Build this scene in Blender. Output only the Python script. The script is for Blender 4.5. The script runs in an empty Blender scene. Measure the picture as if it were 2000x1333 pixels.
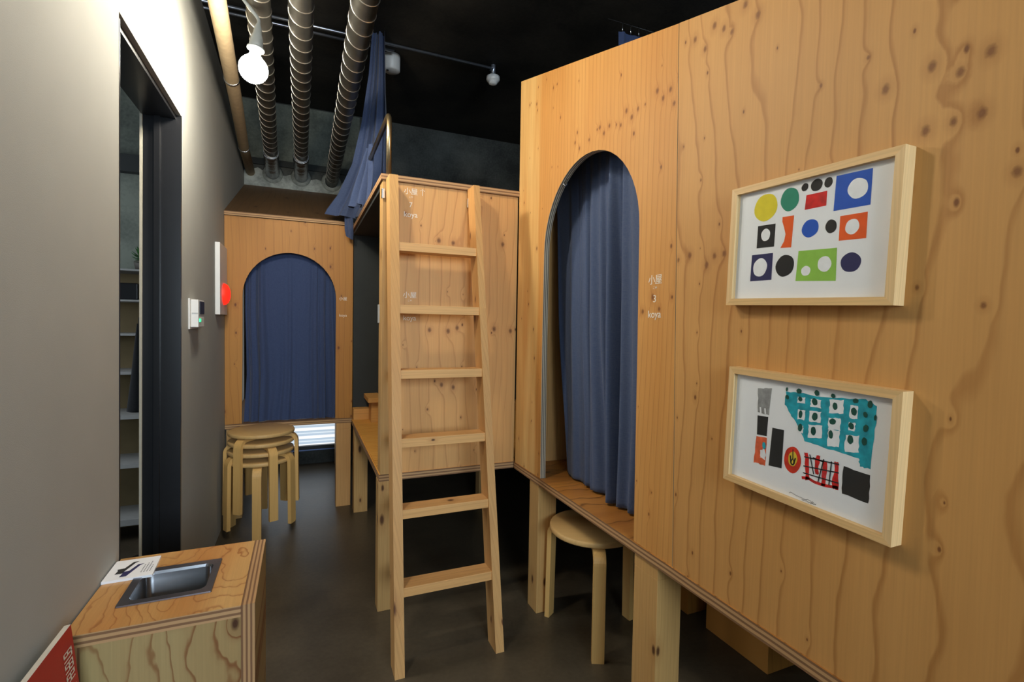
import bpy, bmesh, math, random
from mathutils import Vector, Matrix
random.seed(7)
S = bpy.context.scene
COL = S.collection
PI = math.pi

# ------------------------------------------------------------------ camera
YAW, PITCH, ROLL, FPX = .4027, -.0343, .0177, 960.0
fw = Vector((math.sin(YAW)*math.cos(PITCH), math.cos(YAW)*math.cos(PITCH), math.sin(PITCH)))
rt = Vector((math.cos(YAW), -math.sin(YAW), 0)); up = rt.cross(fw)
r2 = rt*math.cos(ROLL) + up*math.sin(ROLL); u2 = up*math.cos(ROLL) - rt*math.sin(ROLL)
cam = bpy.data.cameras.new('camera'); cam.lens = FPX/2000*36; cam.sensor_width = 36; cam.clip_start = .02
co = bpy.data.objects.new('camera', cam); COL.objects.link(co)
M = Matrix((r2, u2, -fw)).transposed().to_4x4(); M.translation = (.4434, 0, 1.25)
co.matrix_world = M
S.camera = co

# ------------------------------------------------------------------ world, lights, exposure
S.view_settings.view_transform = 'Standard'; S.view_settings.look = 'None'
S.view_settings.exposure = 0.18; S.view_settings.gamma = 1.0; S.view_settings.use_curve_mapping = False
W = bpy.data.worlds.new('world'); S.world = W; W.use_nodes = True
W.node_tree.nodes['Background'].inputs[0].default_value = (.75, .87, 1, 1)
W.node_tree.nodes['Background'].inputs[1].default_value = .25

def area(name, loc, target, sx, sy, power, color):
    l = bpy.data.lights.new(name, 'AREA'); l.shape = 'RECTANGLE'; l.size = sx; l.size_y = sy
    l.energy = power; l.color = color
    o = bpy.data.objects.new(name, l); COL.objects.link(o); o.location = loc
    d = Vector(target) - Vector(loc); o.rotation_euler = d.to_track_quat('-Z', 'Y').to_euler()
    return o
# daylight entering by the street window behind the viewer, and an added, unseen light standing in for side room daylight
area('daylight_street_window', (.75, -2.9, 1.85), (.75, 3, 1.5), 2.2, 1.1, 145, (.72, .87, 1))
area('side_room_daylight_fill', (-2.2, 2.6, 1.7), (-.6, 3.2, 1.0), 1.0, 1.2, 24, (.85, .93, 1))
area('daylight_rear_window', (.38, 4.56, .55), (.38, 2.5, .3), .66, .7, .35, (.8, .9, 1))

# ------------------------------------------------------------------ materials
MATS = {}
def new_mat(name):
    m = bpy.data.materials.new(name); m.use_nodes = True; MATS[name] = m
    nt = m.node_tree; return m, nt, nt.nodes, nt.links, nt.nodes['Principled BSDF']
def lin(c):
    return tuple(((x/255)/12.92 if x/255 <= .04045 else ((x/255+.055)/1.055)**2.4) for x in c)
def col4(c): return (*c, 1)
def plain(name, rgb, rough=.6, metal=0, noise=.06, nscale=30, spec=.5, bump=0, bscale=200):
    m, nt, N, L, B = new_mat(name)
    c = lin(rgb)
    tc = N.new('ShaderNodeTexCoord'); n = N.new('ShaderNodeTexNoise'); n.inputs['Scale'].default_value = nscale; n.inputs['Detail'].default_value = 3
    L.new(tc.outputs['Object'], n.inputs['Vector'])
    r = N.new('ShaderNodeValToRGB'); r.color_ramp.elements[0].position = .3; r.color_ramp.elements[1].position = .7
    r.color_ramp.elements[0].color = col4([x*(1-noise) for x in c]); r.color_ramp.elements[1].color = col4([min(1, x*(1+noise)) for x in c])
    L.new(n.outputs['Fac'], r.inputs[0]); L.new(r.outputs[0], B.inputs['Base Color'])
    B.inputs['Roughness'].default_value = rough; B.inputs['Metallic'].default_value = metal
    B.inputs['Specular IOR Level'].default_value = spec
    if bump:
        b = N.new('ShaderNodeBump'); b.inputs['Strength'].default_value = bump; b.inputs['Distance'].default_value = .002
        n2 = N.new('ShaderNodeTexNoise'); n2.inputs['Scale'].default_value = bscale; L.new(tc.outputs['Object'], n2.inputs['Vector'])
        L.new(n2.outputs['Fac'], b.inputs['Height']); L.new(b.outputs[0], B.inputs['Normal'])
    return m
def mth(N, L, op, a, b=None, clamp=False):
    n = N.new('ShaderNodeMath'); n.operation = op; n.use_clamp = clamp
    for i, v in enumerate((a, b)):
        if v is None: continue
        if isinstance(v, (int, float)): n.inputs[i].default_value = v
        else: L.new(v, n.inputs[i])
    return n.outputs[0]
def mixc(N, L, fac, a, b, mode='MIX'):
    n = N.new('ShaderNodeMix'); n.data_type = 'RGBA'; n.blend_type = mode
    for i, v in ((0, fac), (6, a), (7, b)):
        if isinstance(v, (int, float)): n.inputs[i].default_value = v
        elif isinstance(v, tuple): n.inputs[i].default_value = v if len(v) == 4 else col4(v)
        else: L.new(v, n.inputs[i])
    return n.outputs[2]
def mrange(N, L, v, a, b, c=0, d=1):
    n = N.new('ShaderNodeMapRange'); n.clamp = True
    L.new(v, n.inputs[0])
    for i, x in enumerate((a, b, c, d)): n.inputs[i+1].default_value = x
    return n.outputs[0]
def wood(name, light, mid, dark, across=(0, 1, 0), along=(0, 0, 1), lines=14, wave=3.0, wsx=3.0, wsy=.5, line_amt=.55,
         knot=(60, 28, 12), kdens=5.0, kthr=.55, ksize=.05, kpull=.9, fine=.10, tone=.35, seed=0.0, rough=.55, sharp=.8, kstretch=.55, spots=(), spot_r=.0066, strip=None):
    """softwood veneer or sawn pine: contour-like growth lines running along the grain, knots and fibres"""
    m, nt, N, L, B = new_mat(name)
    light, mid, dark, knot = lin(light), lin(mid), lin(dark), lin(knot)
    tc = N.new('ShaderNodeTexCoord')
    def dot(v):
        n = N.new('ShaderNodeVectorMath'); n.operation = 'DOT_PRODUCT'; L.new(tc.outputs['Object'], n.inputs[0]); n.inputs[1].default_value = v
        return n.outputs['Value']
    u, v = dot(across), dot(along)
    u = mth(N, L, 'ADD', u, seed*1.37); v = mth(N, L, 'ADD', v, seed*2.11)
    def vec(a, b, c=0.0):
        n = N.new('ShaderNodeCombineXYZ')
        for i, (src, k) in enumerate(((u, a), (v, b))): L.new(mth(N, L, 'MULTIPLY', src, k), n.inputs[i])
        n.inputs[2].default_value = c
        return n.outputs[0]
    def noise(a, b, detail=2, c=0.0, rough=.5):
        n = N.new('ShaderNodeTexNoise'); n.inputs['Scale'].default_value = 1; n.inputs['Detail'].default_value = detail; n.inputs['Roughness'].default_value = rough
        L.new(vec(a, b, c), n.inputs['Vector']); return n.outputs['Fac']
    # knots
    vo = N.new('ShaderNodeTexVoronoi'); vo.inputs['Scale'].default_value = 1; vo.voronoi_dimensions = '2D'
    L.new(vec(kdens, kdens*kstretch), vo.inputs['Vector'])
    sep = N.new('ShaderNodeSeparateColor'); L.new(vo.outputs['Color'], sep.inputs[0])
    sel = mth(N, L, 'GREATER_THAN', sep.outputs[0], kthr)
    rad = mth(N, L, 'MULTIPLY', mth(N, L, 'ADD', sep.outputs[1], .35), ksize)
    d = mth(N, L, 'ADD', vo.outputs['Distance'], mth(N, L, 'MULTIPLY', mth(N, L, 'SUBTRACT', noise(kdens*9, kdens*9), .5), .02))
    rel = mth(N, L, 'DIVIDE', d, rad)
    kn = mth(N, L, 'MULTIPLY', mrange(N, L, rel, .55, 1.25, 1, 0), sel)
    halo = mth(N, L, 'MULTIPLY', mrange(N, L, rel, .8, 3.6, 1, 0), sel)
    pull = mth(N, L, 'MULTIPLY', mth(N, L, 'POWER', mrange(N, L, d, .0, .34, 1, 0), 2.0), mth(N, L, 'MULTIPLY', sel, kpull))
    if spots:      # knots at known places
        best = None
        for a, b, k in spots:
            n = N.new('ShaderNodeVectorMath'); n.operation = 'DISTANCE'
            L.new(vec(1.0/k, .72/k, 0.0), n.inputs[0]); n.inputs[1].default_value = ((a+seed*1.37)/k, (b+seed*2.11)*.72/k, 0)
            best = n.outputs['Value'] if best is None else mth(N, L, 'MINIMUM', best, n.outputs['Value'])
        best = mth(N, L, 'ADD', best, mth(N, L, 'MULTIPLY', mth(N, L, 'SUBTRACT', noise(150, 150), .5), .004))
        r2_ = mth(N, L, 'DIVIDE', best, spot_r)
        kn = mth(N, L, 'MAXIMUM', kn, mth(N, L, 'MULTIPLY', mrange(N, L, r2_, .45, 1.25, 1, 0), .85)); halo = mth(N, L, 'MAXIMUM', halo, mrange(N, L, r2_, .8, 3.2, 1, 0))
        pull = mth(N, L, 'ADD', pull, mth(N, L, 'MULTIPLY', mth(N, L, 'POWER', mrange(N, L, r2_, 0, 7, 1, 0), 2.0), kpull))
    h = mth(N, L, 'MULTIPLY', u, lines)
    h = mth(N, L, 'ADD', h, mth(N, L, 'MULTIPLY', noise(wsx, wsy, 1.5, seed, .45), wave*2))
    h = mth(N, L, 'ADD', h, mth(N, L, 'MULTIPLY', noise(wsx*3.6, wsy*4.5, 2.5, seed+3), wave*.30))
    h = mth(N, L, 'ADD', h, pull)
    fr = mth(N, L, 'FRACT', h)
    rp = N.new('ShaderNodeValToRGB'); e = rp.color_ramp.elements
    e[0].position = 0; e[0].color = (0, 0, 0, 1); e[1].position = 1; e[1].color = (0, 0, 0, 1)
    for p, c in ((.45, .02), (sharp-.05, .14), (sharp+.055, .95), (sharp+.09, .9), (sharp+.13, .04)):
        x = e.new(p); x.color = (c, c, c, 1)
    L.new(fr, rp.inputs[0])
    la = mth(N, L, 'MULTIPLY', rp.outputs[0], mth(N, L, 'MULTIPLY', mrange(N, L, noise(2.3, .7, 2, seed+9), .25, .65, .35, 1), line_amt))
    tn = mth(N, L, 'MULTIPLY', mrange(N, L, noise(6, .8, 3, seed+5), .3, .72), tone)
    c = mixc(N, L, tn, light, mid)
    c = mixc(N, L, la, c, dark)
    if strip:
        c = mixc(N, L, mth(N, L, 'MULTIPLY', mrange(N, L, mth(N, L, 'ADD', u, mth(N, L, 'MULTIPLY', noise(8, .8, 2, 4), .06)), strip[0]+seed*1.37, strip[0]+seed*1.37+.012), mrange(N, L, noise(14, 1.2, 3, 2), .35, .6, .25, strip[2])), c, lin(strip[1]))
    fb = mrange(N, L, noise(260, 5, 2, seed+1), .25, .75, 1-fine, 1+fine)
    c = mixc(N, L, 1.0, c, fb, 'MULTIPLY') if False else c
    hs = N.new('ShaderNodeHueSaturation'); L.new(c, hs.inputs['Color']); L.new(fb, hs.inputs['Value']); c = hs.outputs[0]
    c = mixc(N, L, mth(N, L, 'MULTIPLY', halo, .32), c, dark)
    c = mixc(N, L, mth(N, L, 'MULTIPLY', kn, .9), c, knot)
    L.new(c, B.inputs['Base Color'])
    B.inputs['Roughness'].default_value = rough; B.inputs['Specular IOR Level'].default_value = .35
    return m
def plyedge(name, a, b, axis, n=150, rough=.7):
    """stacked veneers seen end on"""
    m, nt, N, L, B = new_mat(name)
    tc = N.new('ShaderNodeTexCoord'); d = N.new('ShaderNodeVectorMath'); d.operation = 'DOT_PRODUCT'
    L.new(tc.outputs['Object'], d.inputs[0]); d.inputs[1].default_value = axis
    ns = N.new('ShaderNodeTexNoise'); ns.inputs['Scale'].default_value = 9; L.new(tc.outputs['Object'], ns.inputs['Vector'])
    t = mth(N, L, 'MULTIPLY', d.outputs['Value'], n)
    t = mth(N, L, 'ADD', t, mth(N, L, 'MULTIPLY', ns.outputs['Fac'], .25))
    fr = mth(N, L, 'FRACT', t)
    rp = N.new('ShaderNodeValToRGB'); e = rp.color_ramp.elements
    e[0].position = .0; e[0].color = col4(lin(a)); e[1].position = 1; e[1].color = col4(lin(a))
    for p, c in ((.42, a), (.5, b), (.86, b), (.94, a)):
        x = e.new(p); x.color = col4(lin(c))
    L.new(fr, rp.inputs[0]); L.new(rp.outputs[0], B.inputs['Base Color']); B.inputs['Roughness'].default_value = rough
    return m
def emit(name, rgb, strength):
    m, nt, N, L, B = new_mat(name)
    B.inputs['Base Color'].default_value = col4(lin(rgb)); B.inputs['Emission Color'].default_value = col4(lin(rgb)); B.inputs['Emission Strength'].default_value = strength
    return m
def cloth(name, rgb, rgb2):
    m, nt, N, L, B = new_mat(name)
    tc = N.new('ShaderNodeTexCoord'); mp = N.new('ShaderNodeMapping'); mp.inputs['Scale'].default_value = (900, 900, 60)
    L.new(tc.outputs['Object'], mp.inputs[0])
    n = N.new('ShaderNodeTexNoise'); n.inputs['Scale'].default_value = 1; L.new(mp.outputs[0], n.inputs['Vector'])
    mp2 = N.new('ShaderNodeMapping'); mp2.inputs['Scale'].default_value = (60, 60, 800); L.new(tc.outputs['Object'], mp2.inputs[0])
    n2 = N.new('ShaderNodeTexNoise'); n2.inputs['Scale'].default_value = 1; L.new(mp2.outputs[0], n2.inputs['Vector'])
    f = mth(N, L, 'MULTIPLY', mth(N, L, 'ADD', n.outputs['Fac'], n2.outputs['Fac']), .5)
    L.new(mixc(N, L, mrange(N, L, f, .35, .65), lin(rgb), lin(rgb2)), B.inputs['Base Color'])
    B.inputs['Roughness'].default_value = .95; B.inputs['Specular IOR Level'].default_value = .1
    B.inputs['Sheen Weight'].default_value = .15
    return m
def concrete(name, a, b, rough=.85, scale=2.2, spec=.3, bump=.15):
    m, nt, N, L, B = new_mat(name)
    tc = N.new('ShaderNodeTexCoord')
    n = N.new('ShaderNodeTexNoise'); n.inputs['Scale'].default_value = scale; n.inputs['Detail'].default_value = 6; n.inputs['Roughness'].default_value = .62; L.new(tc.outputs['Object'], n.inputs['Vector'])
    n2 = N.new('ShaderNodeTexNoise'); n2.inputs['Scale'].default_value = 60; n2.inputs['Detail'].default_value = 3; L.new(tc.outputs['Object'], n2.inputs['Vector'])
    f = mrange(N, L, mth(N, L, 'ADD', n.outputs['Fac'], mth(N, L, 'MULTIPLY', mth(N, L, 'SUBTRACT', n2.outputs['Fac'], .5), .25)), .36, .66)
    L.new(mixc(N, L, f, lin(a), lin(b)), B.inputs['Base Color'])
    L.new(mrange(N, L, n.outputs['Fac'], .3, .7, rough*.85, rough), B.inputs['Roughness'])
    B.inputs['Specular IOR Level'].default_value = spec
    bp = N.new('ShaderNodeBump'); bp.inputs['Strength'].default_value = bump; bp.inputs['Distance'].default_value = .004
    L.new(n2.outputs['Fac'], bp.inputs['Height']); L.new(bp.outputs[0], B.inputs['Normal'])
    return m
def glazing(name, tint=(.985, .99, .99)):
    m = bpy.data.materials.new(name); m.use_nodes = True; MATS[name] = m; nt = m.node_tree; N = nt.nodes; L = nt.links
    N.remove(N['Principled BSDF']); out = N['Material Output']
    t = N.new('ShaderNodeBsdfTransparent'); t.inputs[0].default_value = col4(tint)
    g = N.new('ShaderNodeBsdfGlossy'); g.inputs['Roughness'].default_value = .03
    fz = N.new('ShaderNodeFresnel'); fz.inputs[0].default_value = 1.2
    ge = N.new('ShaderNodeNewGeometry'); ff = mth(N, L, 'MULTIPLY', fz.outputs[0], mth(N, L, 'SUBTRACT', 1.0, ge.outputs['Backfacing']))
    mx = N.new('ShaderNodeMixShader'); L.new(ff, mx.inputs[0]); L.new(t.outputs[0], mx.inputs[1]); L.new(g.outputs[0], mx.inputs[2]); L.new(mx.outputs[0], out.inputs[0])
    return m

X, Y, Z = (1, 0, 0), (0, 1, 0), (0, 0, 1)
# plywood faces
wood('ply_wavy', (202, 151, 88), (190, 136, 73), (152, 97, 44), Y, Z, lines=16, wave=2.6, wsx=3.0, wsy=1.0, line_amt=.62, kdens=15, kthr=.70, ksize=.045, kpull=.35, seed=2.3, tone=.5, knot=(112, 66, 32), fine=.05, sharp=.80,
     spots=[(-0.522, 1.675, 1.0), (-0.56, 1.649, .9), (-0.596, 1.663, 1.05), (-0.589, 1.576, 1), (-0.554, 1.576, 0.8), (-0.517, 1.575, 1), (-0.454, 1.668, 1), (-0.632, 1.478, .9), (-0.148, 1.989, 1.0), (-0.183, 1.946, 1), (-0.056, 1.991, 1), (-0.086, 1.968, 0.9), (-0.111, 1.947, 0.8), (0.009, 1.991, 0.9), (-0.027, 1.949, 0.9), (0.005, 1.437, 1), (-0.054, 1.406, 1), (-0.079, 1.426, 0.9), (-0.109, 1.428, 0.9), (0.047, 1.43, 0.7), (-0.515, 1.322, 0.5), (-0.602, 1.29, 0.6), (-0.336, 1.725, 0.5), (-0.423, 1.737, 0.5)])
wood('ply_straight', (208, 154, 86), (190, 128, 60), (160, 96, 42), Y, Z, lines=44, wave=3.0, wsx=2.2, wsy=.35, line_amt=.5, kdens=15, kthr=.66, ksize=.045, kpull=.7, seed=5.1, tone=.75, knot=(104, 56, 24), fine=.07,
     spots=[(0.298, 1.922, 1), (0.27, 1.892, 1), (0.24, 1.905, 0.8), (0.153, 1.922, 1), (0.127, 1.891, 0.9), (0.097, 1.903, 0.9), (0.081, 1.858, 0.8), (0.39, 1.909, 0.8), (0.448, 1.924, 0.9), (0.422, 1.896, 0.9), (0.351, 1.898, 0.6), (0.326, 1.888, 0.7), (0.206, 1.905, 0.5), (0.613, 1.927, 0.8), (0.581, 1.896, 0.8), (0.515, 1.905, 0.7), (0.95, 2.203, 0.8), (1.021, 2.227, 0.7), (0.797, 2.206, 0.7), (0.765, 2.207, 0.6), (0.922, 1.578, 0.9), (0.192, 1.294, 0.9), (0.119, 1.3, 0.8), (0.148, 1.335, 1.1)], strip=(.93, (222, 182, 116), .85))
wood('ply_middle', (216, 164, 102), (200, 146, 86), (166, 108, 58), X, Z, lines=22, wave=3.2, wsx=3.2, wsy=.6, line_amt=.5, kdens=15, kthr=.72, ksize=.045, kpull=.8, seed=8.2, tone=.6, knot=(92, 52, 28), fine=.06, spots=[(0.243, 1.612, 1), (0.308, 1.606, 0.9), (0.206, 1.218, 0.9), (0.29, 1.214, 1), (0.332, 1.229, 0.9), (0.546, 1.619, 0.9), (0.51, 1.226, 1), (0.592, 1.218, 0.9), (0.263, 0.974, 0.9), (0.317, 0.961, 0.9), (0.201, 0.867, 0.5)], spot_r=.009)
wood('ply_rear', (184, 128, 58), (170, 111, 45), (138, 82, 34), X, Z, lines=24, wave=2.8, wsx=2.8, wsy=.6, line_amt=.5, kdens=13, kthr=.55, ksize=.075, kpull=.9, seed=1.4, tone=.6, knot=(104, 56, 22), fine=.06)
wood('ply_inside', (214, 164, 102), (200, 146, 84), (170, 112, 60), (1, .4, 0), Z, lines=18, wave=2, line_amt=.4, seed=3.3)
wood('ply_floor', (200, 138, 66), (150, 90, 38), (84, 46, 18), Y, X, lines=14, wave=4.6, wsx=2.5, wsy=2.0, line_amt=.85, seed=6.6, tone=.9, rough=.4)
wood('ply_swirl', (206, 166, 106), (180, 116, 54), (136, 70, 26), X, Y, lines=10, wave=8.0, wsx=4.8, wsy=2.2, line_amt=.85, kdens=7, kthr=.72, ksize=.04, kpull=1.5, seed=4.5, tone=.95, rough=.28, sharp=.66, fine=.06)
wood('ply_swirl_front', (168, 146, 98), (154, 122, 74), (118, 64, 26), X, Z, lines=20, wave=5.5, wsx=5.0, wsy=1.8, line_amt=.85, kdens=7, kthr=.6, ksize=.05, kpull=1.6, seed=7.7, tone=.6, sharp=.64, fine=.06)
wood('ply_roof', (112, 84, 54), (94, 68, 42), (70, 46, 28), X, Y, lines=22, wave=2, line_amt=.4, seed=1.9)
# sawn pine
wood('pine', (200, 160, 102), (184, 138, 76), (156, 104, 50), (1, .9, 0), Z, lines=70, wave=2.4, wsx=6, wsy=.5, line_amt=.42, kdens=11, kthr=.62, ksize=.10, kpull=1.2, seed=2.9, tone=.5, knot=(70, 34, 14), kstretch=.4)
wood('pine_ladder', (206, 158, 98), (190, 134, 74), (158, 100, 52), (1, .9, 0), Z, lines=60, wave=2, wsx=6, wsy=.5, line_amt=.38, kdens=10, kthr=.6, ksize=.10, kpull=1.2, seed=9.1, tone=.5, knot=(84, 42, 20), kstretch=.4)
wood('pine_rung', (220, 170, 108), (202, 146, 86), (170, 110, 60), (0, .7, 1), X, lines=60, wave=2, wsx=6, wsy=.7, line_amt=.35, kdens=8, kthr=.7, ksize=.07, seed=3.7, tone=.5)
wood('pine_beam', (212, 160, 90), (194, 134, 66), (160, 98, 44), (0, .8, 1), X, lines=55, wave=2, wsx=6, wsy=.5, line_amt=.4, kdens=9, kthr=.6, ksize=.08, seed=5.9)
wood('plank_floor', (222, 164, 78), (206, 140, 56), (164, 96, 34), Y, X, lines=30, wave=1.6, line_amt=.5, kthr=.9, seed=4.1)
wood('birch', (208, 170, 112), (196, 156, 96), (176, 132, 76), X, Y, lines=24, wave=2, line_amt=.25, kthr=2, fine=.05, seed=.7, rough=.45)
wood('birch_leg', (218, 174, 106), (204, 156, 86), (180, 130, 66), (1, 1, 0), Z, lines=70, wave=1.5, line_amt=.28, kthr=2, fine=.06, seed=1.1, rough=.45)
wood('frame_oak', (226, 188, 132), (214, 172, 112), (194, 148, 88), (1, 0, 1), Y, lines=60, wave=1, line_amt=.25, kthr=2, seed=.4, rough=.4)
wood('frame_oak_upright', (228, 194, 142), (218, 180, 124), (198, 156, 98), (1, 1, 0), Z, lines=60, wave=1, line_amt=.25, kthr=2, seed=.9, rough=.4)
plyedge('edge_z', (186, 146, 100), (128, 92, 60), Z, 80)
plyedge('edge_x', (178, 138, 92), (120, 84, 54), X, 110)
plyedge('edge_y', (206, 160, 100), (128, 88, 56), Y, 95)
plyedge('edge_arch', (176, 166, 146), (74, 60, 46), X, 125)
plain('wall_paint', (173, 174, 168), .85, noise=.02, nscale=6, bump=.12, bscale=420)
concrete('dark_concrete', (44, 46, 44), (84, 86, 82), .8)
concrete('ceiling_concrete', (24, 23, 20), (50, 46, 40), .8, 1.6)
concrete('floor_concrete', (62, 55, 44), (90, 80, 64), .40, 1.4, .5, .05)
concrete('rear_concrete', (84, 90, 84), (128, 134, 124), .85, 3)
concrete('mortar_and_lit_wall', (118, 122, 116), (168, 170, 162), .9, 9)
plain('black_steel', (30, 31, 34), .3, 0, .05, 40)
plain('pale_trim', (196, 190, 172), .6)
plain('dark_paint_and_shade', (46, 50, 50), .8, 0, .08, 8)
plain('shelf_back', (120, 104, 72), .8, 0, .15, 6)
plain('shelf_board', (160, 160, 158), .6)
plain('white_plastic', (226, 224, 220), .4, noise=.01)
plain('grey_plastic', (170, 172, 170), .45, noise=.02)
plain('cable_grey', (92, 98, 100), .5, noise=.02)
plain('black_plastic', (26, 26, 28), .3)
plain('galvanised', (94, 92, 85), .40, .9, .12, 25)
plain('duct_seam', (214, 210, 200), .3, .9, .05, 60)
plain('foil', (150, 152, 156), .25, .95, .2, 40, bump=.9, bscale=60)
plain('insulation', (178, 156, 122), .75, 0, .08, 40, bump=.4, bscale=60)
plain('conduit_steel', (180, 184, 194), .3, .9)
plain('brass_pipe', (150, 132, 100), .28, .9)
plain('chrome', (214, 214, 212), .2, 1)
plain('basin_steel', (150, 152, 156), .25, 1, .06, 60)
plain('basin_rim', (126, 124, 132), .3, .9, .05, 60)
cloth('cloth_blue', (66, 80, 112), (84, 95, 120))
cloth('cloth_navy', (54, 66, 98), (66, 78, 108))
cloth('cloth_loft', (62, 74, 104), (78, 90, 120))
cloth('cloth_grey', (26, 27, 29), (36, 38, 40))
plain('paper', (242, 243, 246), .8, noise=.01)
plain('lettering_white', (236, 226, 208), .6, noise=.01)
plain('sign_red', (176, 24, 24), .45, noise=.03)
plain('foam_edge', (206, 198, 184), .8)
plain('leaf', (46, 92, 40), .6, 0, .3, 20)
plain('pot', (70, 66, 60), .7)
plain('window_black', (16, 16, 18), .4)
plain('window_rail', (120, 140, 190), .4, .5)
glazing('clear_glazing')
emit('bulb_glow', (255, 245, 226), 215)
emit('alarm_red', (255, 40, 24), 1.1)
emit('led_green', (60, 230, 150), 1.2)
INKS = dict(yellow=(226, 208, 44), green=(40, 138, 110), black=(26, 24, 24), red=(208, 28, 24), blue=(24, 84, 190), white=(242, 243, 246), orange=(238, 92, 20),
            navy=(38, 38, 88), lime=(146, 198, 76), grey=(150, 150, 150), ink=(38, 38, 38), coral=(226, 100, 60), teal=(28, 160, 178), scarlet=(214, 52, 26),
            yolk=(226, 196, 60), darkgreen=(16, 78, 66), pencil=(90, 90, 96))
for k, v in INKS.items(): plain('ink_'+k, v, .75, noise=(.28 if k in ('teal', 'red', 'coral', 'grey', 'scarlet') else .06), nscale=(70 if k in ('teal', 'red', 'coral', 'grey') else 60))

def reeded():
    # frosted window film lit by daylight: level bands
    m, nt, N, L, B = new_mat('frosted_window')
    tc = N.new('ShaderNodeTexCoord'); s = N.new('ShaderNodeSeparateXYZ'); L.new(tc.outputs['Object'], s.inputs[0])
    r = N.new('ShaderNodeValToRGB'); e = r.color_ramp.elements; r.color_ramp.interpolation = 'LINEAR'
    L.new(mth(N, L, 'FRACT', mth(N, L, 'MULTIPLY', s.outputs[2], 14.0)), r.inputs[0])
    e[0].position = 0; e[0].color = (.98, 1, 1, 1); e[1].position = 1; e[1].color = (.35, .46, .58, 1)
    for p, c in ((.3, (.98, 1, 1)), (.4, (.40, .50, .62)), (.62, (.46, .56, .66)), (.68, (.9, .97, 1)), (.74, (.5, .6, .7))):
        x = e.new(p); x.color = col4(c)
    B.inputs['Base Color'].default_value = (.5, .55, .6, 1)
    L.new(r.outputs[0], B.inputs['Emission Color']); B.inputs['Emission Strength'].default_value = .92
    B.inputs['Roughness'].default_value = .4
reeded()

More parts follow.
